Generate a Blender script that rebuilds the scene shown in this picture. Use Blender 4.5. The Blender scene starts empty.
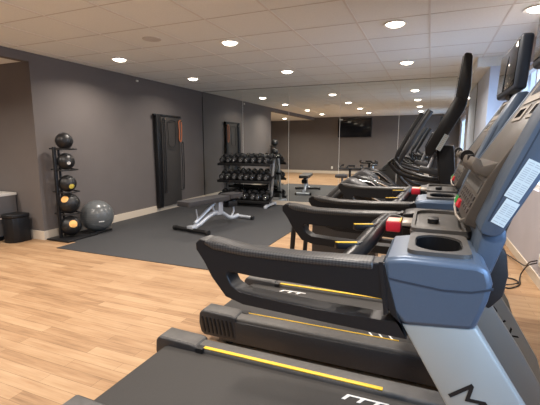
import bpy, bmesh, math, random
from mathutils import Vector, Matrix, Euler

random.seed(7)
S = bpy.context.scene
C = S.collection

# ------------------------------------------------------------------ camera
CAM_H = 1.47
PITCH = math.radians(8.684)
YAW = math.radians(22.565)
cam_data = bpy.data.cameras.new('camera')
cam_data.sensor_width = 36.0
cam_data.lens = 383.0 / 540.0 * 36.0
cam_data.clip_start = 0.05
cam = bpy.data.objects.new('camera', cam_data)
cam.location = (0, 0, CAM_H)
cam.rotation_euler = (math.pi / 2 - PITCH, 0, YAW)
C.objects.link(cam)
S.camera = cam

# ------------------------------------------------------------------ world / exposure
W = bpy.data.worlds.new('world')
S.world = W
W.use_nodes = True
W.node_tree.nodes['Background'].inputs[0].default_value = (0.50, 0.68, 1.0, 1)
W.node_tree.nodes['Background'].inputs[1].default_value = 1.6
S.view_settings.view_transform = 'Standard'
S.view_settings.look = 'None'
S.view_settings.gamma = 1.0
S.view_settings.use_curve_mapping = False
S.view_settings.exposure = 0.0

LAMP_POWER = 18.0
LAMP_COL = (1.0, 0.90, 0.80)
DAY_POWER = 85.0
DAY_COL = (0.42, 0.66, 1.0)
def area_light(name, loc, rot, sx, sy, power, col, spread=math.pi):
    l = bpy.data.lights.new(name, 'AREA')
    l.shape = 'RECTANGLE'; l.size = sx; l.size_y = sy
    l.energy = power; l.color = col; l.spread = spread
    o = bpy.data.objects.new(name, l); o.location = loc; o.rotation_euler = rot
    C.objects.link(o)
    return o
# daylight entering by the window in the right-hand wall beside the viewer
area_light('daylight', (1.45, -0.05, 1.95), (0, math.radians(62), 0), 1.5, 2.3, DAY_POWER, DAY_COL, math.radians(130))
area_light('daylight', (1.45, 5.85, 1.95), (0, math.radians(62), 0), 1.5, 1.8, DAY_POWER * 0.55, DAY_COL, math.radians(130))

# ------------------------------------------------------------------ materials
MATS = {}
def mat(name, col=(0.5, 0.5, 0.5), rough=0.5, metal=0.0, noise=0.0, nscale=20, bump=0.0, bscale=200,
        emit=None, estr=0.0, spec=0.5, coat=0.0):
    if name in MATS: return MATS[name]
    m = bpy.data.materials.new(name); m.use_nodes = True
    nt = m.node_tree; b = nt.nodes['Principled BSDF']
    b.inputs['Base Color'].default_value = (*col, 1)
    b.inputs['Roughness'].default_value = rough
    b.inputs['Metallic'].default_value = metal
    b.inputs['Specular IOR Level'].default_value = spec
    b.inputs['Coat Weight'].default_value = coat
    if emit:
        b.inputs['Emission Color'].default_value = (*emit, 1)
        b.inputs['Emission Strength'].default_value = estr
    tc = nt.nodes.new('ShaderNodeTexCoord')
    if noise > 0:
        n = nt.nodes.new('ShaderNodeTexNoise'); n.inputs['Scale'].default_value = nscale
        n.inputs['Detail'].default_value = 4
        nt.links.new(tc.outputs['Object'], n.inputs['Vector'])
        r = nt.nodes.new('ShaderNodeValToRGB')
        r.color_ramp.elements[0].position = 0.3; r.color_ramp.elements[1].position = 0.7
        r.color_ramp.elements[0].color = (*[c * (1 - noise) for c in col], 1)
        r.color_ramp.elements[1].color = (*[min(1, c * (1 + noise)) for c in col], 1)
        nt.links.new(n.outputs['Fac'], r.inputs['Fac'])
        nt.links.new(r.outputs['Color'], b.inputs['Base Color'])
    if bump > 0:
        n2 = nt.nodes.new('ShaderNodeTexNoise'); n2.inputs['Scale'].default_value = bscale
        nt.links.new(tc.outputs['Object'], n2.inputs['Vector'])
        bp = nt.nodes.new('ShaderNodeBump'); bp.inputs['Strength'].default_value = bump
        bp.inputs['Distance'].default_value = 0.002
        nt.links.new(n2.outputs['Fac'], bp.inputs['Height'])
        nt.links.new(bp.outputs['Normal'], b.inputs['Normal'])
    MATS[name] = m
    return m

def wood_floor():
    m = bpy.data.materials.new('oak_plank_floor'); m.use_nodes = True
    nt = m.node_tree; N = nt.nodes; L = nt.links
    b = N['Principled BSDF']
    tc = N.new('ShaderNodeTexCoord')
    # planks run along X
    br = N.new('ShaderNodeTexBrick')
    br.offset = 0.37; br.offset_frequency = 2; br.squash = 1.0
    br.inputs['Scale'].default_value = 1.0
    br.inputs['Brick Width'].default_value = 0.92
    br.inputs['Row Height'].default_value = 0.092
    br.inputs['Mortar Size'].default_value = 0.0014
    br.inputs['Mortar Smooth'].default_value = 0.3
    br.inputs['Bias'].default_value = 0.0
    br.inputs['Color1'].default_value = (0, 0, 0, 1)
    br.inputs['Color2'].default_value = (1, 1, 1, 1)
    br.inputs['Mortar'].default_value = (0.2, 0.2, 0.2, 1)
    L.new(tc.outputs['Object'], br.inputs['Vector'])
    mp = N.new('ShaderNodeMapping'); mp.inputs['Scale'].default_value = (1.6, 28, 1)
    L.new(tc.outputs['Object'], mp.inputs['Vector'])
    n = N.new('ShaderNodeTexNoise'); n.inputs['Scale'].default_value = 1.6; n.inputs['Detail'].default_value = 6
    n.inputs['Roughness'].default_value = 0.62
    L.new(mp.outputs['Vector'], n.inputs['Vector'])
    mp2 = N.new('ShaderNodeMapping'); mp2.inputs['Scale'].default_value = (2.2, 10, 1)
    L.new(tc.outputs['Object'], mp2.inputs['Vector'])
    n2 = N.new('ShaderNodeTexNoise'); n2.inputs['Scale'].default_value = 1.0; n2.inputs['Detail'].default_value = 3
    L.new(mp2.outputs['Vector'], n2.inputs['Vector'])
    mx = N.new('ShaderNodeMix'); mx.data_type = 'FLOAT'
    mx.inputs[0].default_value = 0.30
    L.new(n.outputs['Fac'], mx.inputs[2]); L.new(br.outputs['Color'], mx.inputs[3])
    mx2 = N.new('ShaderNodeMix'); mx2.data_type = 'FLOAT'; mx2.inputs[0].default_value = 0.35
    L.new(mx.outputs[0], mx2.inputs[2]); L.new(n2.outputs['Fac'], mx2.inputs[3])
    r = N.new('ShaderNodeValToRGB')
    e = r.color_ramp.elements
    e[0].position = 0.30; e[0].color = (0.19, 0.108, 0.056, 1)
    e[1].position = 0.66; e[1].color = (0.425, 0.285, 0.165, 1)
    k = e.new(0.46); k.color = (0.325, 0.198, 0.106, 1)
    L.new(mx2.outputs[0], r.inputs['Fac'])
    m3 = N.new('ShaderNodeMix'); m3.data_type = 'RGBA'; m3.blend_type = 'MULTIPLY'
    m3.inputs[0].default_value = 0.45
    L.new(r.outputs['Color'], m3.inputs[6])
    inv = N.new('ShaderNodeMath'); inv.operation = 'SUBTRACT'; inv.inputs[0].default_value = 1.0
    L.new(br.outputs['Fac'], inv.inputs[1])
    L.new(inv.outputs[0], m3.inputs[7])
    L.new(m3.outputs[2], b.inputs['Base Color'])
    b.inputs['Roughness'].default_value = 0.5
    b.inputs['Specular IOR Level'].default_value = 0.25
    return m

def tile_mat():
    return mat('ceiling_tile', (0.80, 0.83, 0.82), 0.9, noise=0.03, nscale=60, bump=0.25, bscale=350)

def weave_mat():
    """woven rubber grip: fine diamond pattern, two dark tones"""
    m = bpy.data.materials.new('woven_grip'); m.use_nodes = True
    nt = m.node_tree; N = nt.nodes; L = nt.links; b = N['Principled BSDF']
    tc = N.new('ShaderNodeTexCoord')
    sx = N.new('ShaderNodeSeparateXYZ'); L.new(tc.outputs['Object'], sx.inputs[0])
    def ma(op, a, b_):
        n = N.new('ShaderNodeMath'); n.operation = op
        for i, v in enumerate((a, b_)):
            if isinstance(v, (int, float)): n.inputs[i].default_value = v
            else: L.new(v, n.inputs[i])
        return n.outputs[0]
    t = ma('ADD', sx.outputs['Y'], ma('MULTIPLY', sx.outputs['Z'], -1.0))
    u = ma('MULTIPLY', sx.outputs['X'], 100.0); v = ma('MULTIPLY', t, 170.0)
    cb = N.new('ShaderNodeCombineXYZ')
    L.new(ma('ADD', u, v), cb.inputs[0]); L.new(ma('SUBTRACT', u, v), cb.inputs[1]); cb.inputs[2].default_value = 0.5
    ck = N.new('ShaderNodeTexChecker'); ck.inputs['Scale'].default_value = 1.0
    ck.inputs['Color1'].default_value = (0.012, 0.012, 0.012, 1)
    ck.inputs['Color2'].default_value = (0.045, 0.043, 0.042, 1)
    L.new(cb.outputs[0], ck.inputs['Vector'])
    L.new(ck.outputs['Color'], b.inputs['Base Color'])
    b.inputs['Roughness'].default_value = 0.42
    return m

M = dict(
    paint=mat('dark_grey_wall_paint', (0.128, 0.112, 0.105), 0.75, noise=0.03, nscale=3, bump=0.1, bscale=300),
    paint_light=mat('pale_wall_paint', (0.42, 0.40, 0.43), 0.7, noise=0.03, nscale=3, bump=0.1),
    paint_daylit=mat('daylight_tinted_wall_paint', (0.60, 0.67, 0.80), 0.7, noise=0.03, nscale=3, bump=0.1),  # pilaster's pale paint, with the blue daylight on it put into the colour
    base=mat('cream_baseboard', (0.60, 0.52, 0.42), 0.5),
    tile=tile_mat(),
    tbar=mat('ceiling_t_bar', (0.70, 0.69, 0.66), 0.5),
    tbar_dark=mat('ceiling_t_bar_grey', (0.60, 0.58, 0.55), 0.6),
    rubber_floor=mat('rubber_mat_floor', (0.030, 0.031, 0.034), 0.65, noise=0.25, nscale=160, bump=0.2),
    black=mat('black_plastic', (0.009, 0.009, 0.010), 0.42, spec=0.35),
    satin=mat('satin_black_plastic', (0.010, 0.010, 0.011), 0.36, spec=0.28),
    dark=mat('dark_grey_plastic', (0.024, 0.024, 0.026), 0.45, noise=0.1, nscale=80),
    housing=mat('grey_brown_side_rail', (0.072, 0.068, 0.064), 0.5, noise=0.12, nscale=30),
    belt=mat('running_belt', (0.026, 0.024, 0.023), 0.6, noise=0.10, nscale=120, bump=0.15, bscale=500),
    yellow=mat('yellow_trim', (0.75, 0.47, 0.03), 0.45),
    white=mat('white_marking', (0.78, 0.78, 0.76), 0.5),
    slate=mat('slate_metal', (0.078, 0.110, 0.160), 0.38, metal=0.35, noise=0.02, nscale=200),
    mast=mat('silver_mast', (0.33, 0.36, 0.36), 0.38, metal=0.35),
    mastdark=mat('graphite_mast', (0.09, 0.105, 0.115), 0.4, metal=0.2),
    faceplate=mat('taupe_console_face', (0.066, 0.056, 0.048), 0.38, noise=0.04, nscale=20),
    beige=mat('champagne_console_trim', (0.30, 0.265, 0.225), 0.35, metal=0.2),
    screen=mat('glossy_black_screen', (0.010, 0.010, 0.012), 0.06),
    navy=mat('dark_navy_shell', (0.022, 0.032, 0.050), 0.45),
    red=mat('red_button', (0.50, 0.015, 0.03), 0.4),
    pink=mat('faded_red_label', (0.85, 0.42, 0.34), 0.5),
    ledge=mat('taupe_ledge', (0.115, 0.100, 0.086), 0.35),
    traygrey=mat('warm_grey_tray', (0.062, 0.058, 0.054), 0.45),
    green=mat('green_button', (0.02, 0.24, 0.05), 0.4),
    key=mat('dark_key', (0.045, 0.038, 0.036), 0.4),
    sticker=mat('pale_sticker', (0.50, 0.58, 0.60), 0.45),
    ink=mat('grey_ink', (0.30, 0.36, 0.40), 0.6),
    chrome=mat('chrome', (0.80, 0.80, 0.80), 0.15, metal=1.0),
    silver=mat('silver_powder_coat', (0.56, 0.60, 0.66), 0.35, metal=0.35),
    rubber=mat('black_rubber', (0.010, 0.010, 0.011), 0.42),
    leather=mat('black_vinyl_pad', (0.036, 0.035, 0.038), 0.42),
    ballgrey=mat('graphite_gym_ball', (0.100, 0.108, 0.112), 0.28),
    orange=mat('orange_print', (0.80, 0.42, 0.12), 0.5),
    ringcol=mat('orange_rubber', (0.42, 0.13, 0.05), 0.5),
    yellowprint=mat('yellow_print', (0.75, 0.60, 0.10), 0.5),
    lens=mat('lamp_lens', (1, 1, 1), 0.5, emit=(1.0, 0.86, 0.70), estr=14.0),
    whiteplastic=mat('white_plastic', (0.75, 0.74, 0.70), 0.45),
    worktop=mat('light_worktop', (0.62, 0.60, 0.56), 0.35),
    cabinet=mat('grey_cabinet', (0.10, 0.092, 0.09), 0.5),
    weave=weave_mat(),
    mat_black=mat('black_foam', (0.020, 0.019, 0.020), 0.75, noise=0.2, nscale=40),
    board=mat('charcoal_board', (0.040, 0.036, 0.033), 0.7, noise=0.1, nscale=30),
    grey_tube=mat('grey_tube', (0.30, 0.30, 0.30), 0.4, metal=0.4),
)

def mirror_mat():
    m = bpy.data.materials.new('mirror_glass'); m.use_nodes = True
    b = m.node_tree.nodes['Principled BSDF']
    b.inputs['Base Color'].default_value = (0.86, 0.89, 0.87, 1)
    b.inputs['Metallic'].default_value = 1.0
    b.inputs['Roughness'].default_value = 0.0
    return m
def glass_mat():
    m = bpy.data.materials.new('window_glass'); m.use_nodes = True
    nt = m.node_tree; nt.nodes.clear()
    o = nt.nodes.new('ShaderNodeOutputMaterial')
    t = nt.nodes.new('ShaderNodeBsdfTransparent'); g = nt.nodes.new('ShaderNodeBsdfGlossy')
    g.inputs['Roughness'].default_value = 0.0
    mx = nt.nodes.new('ShaderNodeMixShader'); mx.inputs[0].default_value = 0.06
    nt.links.new(t.outputs[0], mx.inputs[1]); nt.links.new(g.outputs[0], mx.inputs[2])
    nt.links.new(mx.outputs[0], o.inputs[0])
    return m
M['mirror'] = mirror_mat(); M['glass'] = glass_mat(); M['oak'] = wood_floor()

# ------------------------------------------------------------------ mesh helpers
class MB:
    def __init__(s): s.bm = bmesh.new()
    def _new(s, before):
        return [v for v in s.bm.verts if v not in before]
    def merge(s, other, mtx=None):
        me = bpy.data.meshes.new('tmp'); other.to_mesh(me); other.free()
        if mtx is not None: me.transform(mtx)
        s.bm.from_mesh(me); bpy.data.meshes.remove(me)
        return s
    def box(s, c, size, rot=(0, 0, 0), bevel=0.0, seg=2):
        b = bmesh.new(); bmesh.ops.create_cube(b, size=1.0)
        for v in b.verts: v.co = Vector((v.co.x * size[0], v.co.y * size[1], v.co.z * size[2]))
        if bevel > 0:
            bmesh.ops.bevel(b, geom=list(b.edges), offset=bevel, segments=seg, affect='EDGES', profile=0.5)
        return s.merge(b, Matrix.Translation(c) @ Euler(rot).to_matrix().to_4x4())
    def prism(s, poly, axis, a, b_, bevel=0.0, seg=2):
        """poly in the plane normal to axis ('Y': (x,z), 'Z': (x,y), 'X': (y,z)) extruded from a to b_"""
        b = bmesh.new()
        def P(p, t):
            return {'Y': (p[0], t, p[1]), 'Z': (p[0], p[1], t), 'X': (t, p[0], p[1])}[axis]
        v0 = [b.verts.new(P(p, a)) for p in poly]; v1 = [b.verts.new(P(p, b_)) for p in poly]
        n = len(poly)
        b.faces.new(v0); b.faces.new(list(reversed(v1)))
        for i in range(n): b.faces.new((v0[i], v1[i], v1[(i + 1) % n], v0[(i + 1) % n]))
        bmesh.ops.recalc_face_normals(b, faces=list(b.faces))
        if bevel > 0:
            ed = [e for e in b.edges if e.calc_length() > bevel * 1.2 and e.calc_face_angle(0) > 0.35]
            bmesh.ops.bevel(b, geom=ed, offset=bevel, segments=seg, affect='EDGES', profile=0.5, clamp_overlap=True)
        return s.merge(b)
    def ringprism(s, outer, inner, axis, a, b_):
        """outer and inner polygons with the same number of points; a frame between them"""
        b = bmesh.new()
        def P(p, t):
            return {'Y': (p[0], t, p[1]), 'Z': (p[0], p[1], t), 'X': (t, p[0], p[1])}[axis]
        o0 = [b.verts.new(P(p, a)) for p in outer]; o1 = [b.verts.new(P(p, b_)) for p in outer]
        i0 = [b.verts.new(P(p, a)) for p in inner]; i1 = [b.verts.new(P(p, b_)) for p in inner]
        n = len(outer)
        for k in range(n):
            j = (k + 1) % n
            b.faces.new((o0[k], o0[j], o1[j], o1[k])); b.faces.new((i0[k], i1[k], i1[j], i0[j]))
            b.faces.new((o0[k], i0[k], i0[j], o0[j])); b.faces.new((o1[k], o1[j], i1[j], i1[k]))
        bmesh.ops.recalc_face_normals(b, faces=list(b.faces))
        return s.merge(b)
    def tube(s, pts, r, n=10, closed=False, rz=None):
        """pts list of 3D points; r radius or list of radii"""
        pts = [Vector(p) for p in pts]; m = len(pts)
        rs = r if isinstance(r, (list, tuple)) else [r] * m
        b = bmesh.new(); rings = []
        up = None
        for i, p in enumerate(pts):
            if closed: t = (pts[(i + 1) % m] - pts[i - 1]).normalized()
            elif i == 0: t = (pts[1] - p).normalized()
            elif i == m - 1: t = (p - pts[i - 1]).normalized()
            else: t = ((pts[i + 1] - p).normalized() + (p - pts[i - 1]).normalized()).normalized()
            if up is None:
                up = Vector((0, 0, 1)) if abs(t.z) < 0.9 else Vector((1, 0, 0))
            a = t.cross(up).normalized(); c = a.cross(t).normalized(); up = c
            ring = []
            for k in range(n):
                th = 2 * math.pi * k / n
                ring.append(b.verts.new(p + (a * math.cos(th) + c * math.sin(th) * (rz or 1.0)) * rs[i]))
            rings.append(ring)
        for i in range(m if closed else m - 1):
            r0, r1 = rings[i], rings[(i + 1) % m]
            for k in range(n): b.faces.new((r0[k], r0[(k + 1) % n], r1[(k + 1) % n], r1[k]))
        if not closed: b.faces.new(list(reversed(rings[0]))); b.faces.new(rings[-1])
        bmesh.ops.recalc_face_normals(b, faces=list(b.faces))
        return s.merge(b)
    def lathe(s, prof, c=(0, 0, 0), axis=(0, 0, 1), n=28):
        """prof: list of (radius, height)"""
        b = bmesh.new(); rings = []
        for (r, h) in prof:
            if r < 1e-6: rings.append([b.verts.new((0, 0, h))])
            else: rings.append([b.verts.new((r * math.cos(2 * math.pi * k / n), r * math.sin(2 * math.pi * k / n), h)) for k in range(n)])
        for r0, r1 in zip(rings, rings[1:]):
            for k in range(n):
                j = (k + 1) % n
                if len(r0) == 1 and len(r1) == 1: continue
                if len(r0) == 1: b.faces.new((r0[0], r1[j], r1[k]))
                elif len(r1) == 1: b.faces.new((r0[k], r0[j], r1[0]))
                else: b.faces.new((r0[k], r0[j], r1[j], r1[k]))
        bmesh.ops.recalc_face_normals(b, faces=list(b.faces))
        q = Vector((0, 0, 1)).rotation_difference(Vector(axis).normalized())
        return s.merge(b, Matrix.Translation(c) @ q.to_matrix().to_4x4())
    def sphere(s, c, r, n=28, scale=(1, 1, 1)):
        b = bmesh.new(); bmesh.ops.create_uvsphere(b, u_segments=n, v_segments=n // 2, radius=r)
        return s.merge(b, Matrix.Translation(c) @ Matrix.Diagonal((*scale, 1)))
    def cyl(s, p0, p1, r, n=20): return s.tube([p0, p1], r, n)
    def build(s, name, m, parent=None, smooth=True, angle=35):
        me = bpy.data.meshes.new(name)
        s.bm.to_mesh(me); s.bm.free()
        me.materials.append(m)
        if smooth:
            me.polygons.foreach_set('use_smooth', [True] * len(me.polygons))
            me.set_sharp_from_angle(angle=math.radians(angle))
        o = bpy.data.objects.new(name, me); C.objects.link(o)
        if parent is not None: o.parent = parent
        return o

def tag(o, label=None, cat=None, group=None, kind=None):
    if label: o['label'] = label
    if cat: o['category'] = cat
    if group: o['group'] = group
    if kind: o['kind'] = kind
    return o
def thing(name, loc, label, cat, group=None, rz=0.0):
    o = bpy.data.objects.new(name, None); o.empty_display_size = 0.1
    C.objects.link(o); o.location = loc; o.rotation_euler = (0, 0, rz)
    return tag(o, label, cat, group)
def struct(name, mb, m, parent=None, **k):
    o = mb.build(name, m, parent, **k)
    o['kind'] = 'structure'
    return o
def dup(root, loc=None, rz=None, label=None):
    def rec(o, par):
        c = o.copy(); C.objects.link(c)
        c.parent = par
        for ch in o.children: rec(ch, c)
        return c
    kids = list(root.children)
    r = root.copy(); C.objects.link(r)
    for ch in kids: rec(ch, r)
    if loc: r.location = loc
    if rz is not None: r.rotation_euler = (0, 0, rz)
    if label: r['label'] = label
    return r
def cut(o, cutter_mb):
    """boolean-subtract a solid from an object's mesh"""
    c = cutter_mb.build('cutter', M['black'], o.parent, smooth=False)
    md = o.modifiers.new('cut', 'BOOLEAN'); md.operation = 'DIFFERENCE'; md.object = c; md.solver = 'EXACT'
    bpy.context.view_layer.update()
    dg = bpy.context.evaluated_depsgraph_get()
    me = bpy.data.meshes.new_from_object(o.evaluated_get(dg))
    o.modifiers.clear(); old = o.data; o.data = me
    bpy.data.objects.remove(c, do_unlink=True)
    me.polygons.foreach_set('use_smooth', [True] * len(me.polygons))
    me.set_sharp_from_angle(angle=math.radians(35))
    return o
def text_mesh(name, txt, size, mtx, m, parent, depth=0.0012, spacing=1.0, xs=1.0, offset=0.0):
    cu = bpy.data.curves.new('txt', 'FONT'); cu.body = txt; cu.size = size
    cu.extrude = depth; cu.space_character = spacing; cu.align_x = 'LEFT'; cu.align_y = 'CENTER'
    cu.offset = offset
    t = bpy.data.objects.new('txt', cu); C.objects.link(t)
    bpy.context.view_layer.update()
    dg = bpy.context.evaluated_depsgraph_get()
    me = bpy.data.meshes.new_from_object(t.evaluated_get(dg))
    bpy.data.objects.remove(t, do_unlink=True)
    me.transform(Matrix.Diagonal((xs, 1, 1, 1)))
    me.transform(mtx)
    me.materials.clear(); me.materials.append(m)
    o = bpy.data.objects.new(name, me); C.objects.link(o); o.parent = parent
    return o
def frame_mtx(origin, xdir, ydir):
    x = Vector(xdir).normalized(); y = Vector(ydir); y = (y - x * y.dot(x)).normalized(); z = x.cross(y)
    m = Matrix((x, y, z)).transposed().to_4x4(); m.translation = Vector(origin); return m
def rrect(x0, y0, x1, y1, r, n=5):
    out = []
    for cx, cy, a0 in ((x1 - r, y1 - r, 0), (x0 + r, y1 - r, 90), (x0 + r, y0 + r, 180), (x1 - r, y0 + r, 270)):
        for k in range(n + 1):
            a = math.radians(a0 + 90 * k / n); out.append((cx + r * math.cos(a), cy + r * math.sin(a)))
    return out
def smooth_path(pts, n=6):
    """Catmull-Rom through the points"""
    P = [Vector(p) for p in pts]; P = [P[0] * 2 - P[1]] + P + [P[-1] * 2 - P[-2]]
    out = []
    for i in range(1, len(P) - 2):
        a, b, c, d = P[i - 1], P[i], P[i + 1], P[i + 2]
        for k in range(n):
            t = k / n
            out.append(0.5 * ((2 * b) + (c - a) * t + (2 * a - 5 * b + 4 * c - d) * t * t + (3 * b - a - 3 * c + d) * t ** 3))
    out.append(P[-2]); return out

# ------------------------------------------------------------------ room shell
XL, XR = -5.44, 1.12          # left wall, right wall
YM, YB = 8.60, -1.80          # mirror wall, wall behind the viewer
ZC, ZA = 2.78, 2.66           # ceiling, alcove ceiling
YA, XA = 4.0, -8.2            # alcove starts at YA (towards the viewer), depth to XA

struct('floor', MB().box(((XA + 1.4) / 2, (YB + YM) / 2, -0.05), (1.4 - XA + 0.2, YM - YB + 0.4, 0.1)), M['oak'], smooth=False)
struct('ceiling', MB().box(((XL + XR) / 2, (YB + YM) / 2, ZC + 0.05), (XR - XL + 0.2, YM - YB + 0.3, 0.1)), M['tile'], smooth=False)
struct('ceiling_alcove', MB().box(((XL - 0.12 + XA) / 2, (YB + YA) / 2, ZA + 0.11), (XL - 0.12 - XA, YA - YB, 0.22)), M['tile'], smooth=False)
# t-bar grid of the suspended ceiling
g = MB(); g2 = MB(); g3 = MB()
xk = -0.088
while xk - 0.735 > XL: xk -= 0.735
while xk < XR:
    g.box((xk, (YB + YM) / 2, ZC - 0.001), (0.020, YM - YB, 0.006)); xk += 0.735
struct('trim_1', g, M['tbar'], smooth=False)
yk = 3.72 - 0.735 * 7
while yk < YM:
    if yk > YB: g2.box(((XL + XR) / 2, yk, ZC - 0.0005), (XR - XL, 0.012, 0.004))
    yk += 0.735
struct('trim_2', g2, M['tbar_dark'], smooth=False)

struct('wall_left', MB().box((XL - 0.08, (YA + YM) / 2, ZC / 2), (0.16, YM - YA, ZC)), M['paint'], smooth=False)
hd = MB().box((XL - 0.06, (YB + YA) / 2, (ZC + ZA) / 2), (0.12, YA - YB, ZC - ZA + 0.02))
struct('wall_header', hd, M['paint'], smooth=False)
struct('wall_alcove_end', MB().box(((XA + XL - 0.16) / 2, YA + 0.08, ZC / 2), (XL - 0.16 - XA, 0.16, ZC)), M['paint'], smooth=False)
struct('wall_alcove_side', MB().box((XA - 0.05, (YB + YA) / 2, ZC / 2), (0.1, YA - YB + 0.3, ZC)), M['paint'], smooth=False)
struct('wall_back', MB().box(((XA + XR) / 2, YB - 0.06, ZC / 2), (XR - XA + 0.2, 0.12, ZC)), M['paint'], smooth=False)
struct('wall_mirror', MB().box(((XL + XR) / 2, YM + 0.06, ZC / 2), (XR - XL + 0.3, 0.12, ZC)), M['paint'], smooth=False)
# right wall with the window opening beside the viewer
WINS = [(-1.2, 1.1), (4.95, 6.75)]
WZ0, WZ1 = 0.95, 2.5
rw = MB()
edges_ = [YB, WINS[0][0], WINS[0][1], WINS[1][0], WINS[1][1], YM]
for a_, b_ in ((0, 1), (2, 3), (4, 5)):
    rw.box((XR + 0.08, (edges_[a_] + edges_[b_]) / 2, ZC / 2), (0.16, edges_[b_] - edges_[a_], ZC))
for WY0, WY1 in WINS:
    rw.box((XR + 0.08, (WY0 + WY1) / 2, WZ0 / 2), (0.16, WY1 - WY0, WZ0))
    rw.box((XR + 0.08, (WY0 + WY1) / 2, (WZ1 + ZC) / 2), (0.16, WY1 - WY0, ZC - WZ1))
struct('wall_right', rw, M['paint_light'], smooth=False)
for k, (WY0, WY1) in enumerate(WINS):
    wf = MB()
    for (y, z, sy, sz) in ((WY0 + .03, (WZ0 + WZ1) / 2, .06, WZ1 - WZ0), (WY1 - .03, (WZ0 + WZ1) / 2, .06, WZ1 - WZ0),
                           ((WY0 + WY1) / 2, (WZ0 + WZ1) / 2, .05, WZ1 - WZ0 - .1),
                           ((WY0 + WY1) / 2, WZ0 + .03, WY1 - WY0 - .12, .06), ((WY0 + WY1) / 2, WZ1 - .03, WY1 - WY0 - .12, .06)):
        wf.box((XR + 0.08, y, z), (0.07, sy, sz))
    win = struct('window_%d' % (k + 1), wf, M['whiteplastic'], smooth=False)
    MB().box((XR + 0.08, (WY0 + WY1) / 2, (WZ0 + WZ1) / 2), (0.006, WY1 - WY0 - .1, WZ1 - WZ0 - .1)).build('window_pane', M['glass'], win, smooth=False)
# pilaster and soffit by the mirror
struct('wall_pilaster', MB().box(((0.77 + XR) / 2, (6.9 + YM) / 2, 2.64 / 2), (XR - 0.77, YM - 6.9, 2.64)), M['paint_daylit'], smooth=False)
struct('ceiling_soffit', MB().box(((0.59 + XR) / 2, (6.88 + YM) / 2, (2.64 + ZC) / 2), (XR - 0.59, YM - 6.88, ZC - 2.64)), M['tile'], smooth=False)

# baseboards
struct('baseboard_left', MB().box((XL + 0.008, (YA + YM) / 2, 0.07), (0.016, YM - YA, 0.14), bevel=0.003), M['base'], smooth=False)
struct('baseboard_alcove', MB().box(((XA + XL) / 2 + 0.008, YA - 0.008, 0.07), (XL - XA + 0.016, 0.016, 0.14), bevel=0.003), M['base'], smooth=False)
struct('baseboard_back', MB().box(((XA + XR) / 2, YB + 0.008, 0.07), (XR - XA, 0.016, 0.14), bevel=0.003), M['base'], smooth=False)
struct('baseboard_mirror', MB().box(((XL + 0.77) / 2, YM - 0.008, 0.055), (0.77 - XL - 0.03, 0.016, 0.11), bevel=0.003), M['base'], smooth=False)
bb = MB().box((XR - 0.008, (YB + 6.9) / 2, 0.055), (0.016, 6.9 - YB, 0.11), bevel=0.003)
bb.box(((0.77 + XR) / 2, 6.892, 0.055), (XR - 0.77, 0.016, 0.11), bevel=0.003)
struct('baseboard_right', bb, M['base'], smooth=False)

# rubber flooring of the weights area
tag(MB().prism([(XL + 0.017, YM - 0.017), (XL + 0.017, 4.08), (-4.85, 4.08), (-4.85, 3.73), (-2.1, 3.73), (-2.1, YM - 0.017)], 'Z', 0.0, 0.008).build('rubber_mat', M['rubber_floor'], smooth=False),
    'black rubber floor covering of the weights area, laid over the wood', 'gym mat')

# mirrors
seams = [XL + 0.012, -4.290, -3.094, -1.894, -0.648, 0.765]
mlabel = ['narrow wall mirror panel in the dark corner behind the dumbbell rack', 'tall wall mirror panel second from the left corner, rack in front of it',
          'tall wall mirror panel third from the left corner, above the stationary bike', 'tall wall mirror panel fourth from the left, reflecting the wall screen',
          'rightmost tall wall mirror panel, behind the cross trainer']
for i in range(5):
    x0, x1 = seams[i] + 0.003, seams[i + 1] - 0.003
    t = MB().box(((x0 + x1) / 2, YM - 0.005, (0.115 + ZC - 0.012) / 2), (x1 - x0, 0.006, ZC - 0.012 - 0.115)).build('wall_mirror_panel', M['mirror'], smooth=False)
    tag(t, mlabel[i], 'mirror', 'wall mirror panels')
sm_ = MB()
for x in seams[1:5]: sm_.box((x, YM - 0.0065, (0.115 + ZC - 0.012) / 2), (0.006, 0.007, ZC - 0.127))
struct('trim_5', sm_, M['whiteplastic'], smooth=False)
struct('trim_3', MB().box(((XL + 0.59) / 2, YM - 0.006, ZC - 0.006), (0.59 - XL, 0.012, 0.012)), M['grey_tube'], smooth=False)
struct('trim_4', MB().box((XL + 0.007, YM - 0.008, ZC / 2), (0.012, 0.014, ZC - 0.24)), M['black'], smooth=False)

# ------------------------------------------------------------------ ceiling lamps
def make_lamp():
    t = thing('ceiling_light', (0, 0, 0), '', 'ceiling light', 'round recessed ceiling lights')
    MB().lathe([(0.092, 0), (0.118, -0.002), (0.130, -0.008), (0.126, -0.012), (0.098, -0.010), (0.092, 0.0)], n=32).build('trim_ring', M['whiteplastic'], t)
    MB().lathe([(0.0, -0.036), (0.04, -0.034), (0.075, -0.024), (0.095, -0.006), (0.095, 0.0), (0, 0.0)], n=32).build('lens', M['lens'], t)
    return t
lamp0 = make_lamp()
lamp_spots = []
for yi, y in enumerate((6.83, 4.65, 2.47, 0.30)):
    for xi, x in enumerate((-4.53, -2.50, -0.44)):
        lamp_spots.append((-4.57, 4.87, ZC, yi, xi) if (yi, xi) == (1, 0) else (x, y, ZC, yi, xi))
lamp_spots.append((0.89, 4.67, ZC, 9, 9)); lamp_spots.append((-6.4, 2.2, ZA, 8, 8)); lamp_spots.append((-6.4, 0.0, ZA, 8, 7))
rown = ['in the row nearest the mirror', 'in the second row from the mirror', 'in the third row from the mirror', 'in the row farthest from the mirror']
coln = ['on the left wall side', 'in the middle', 'on the treadmill side']
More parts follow.
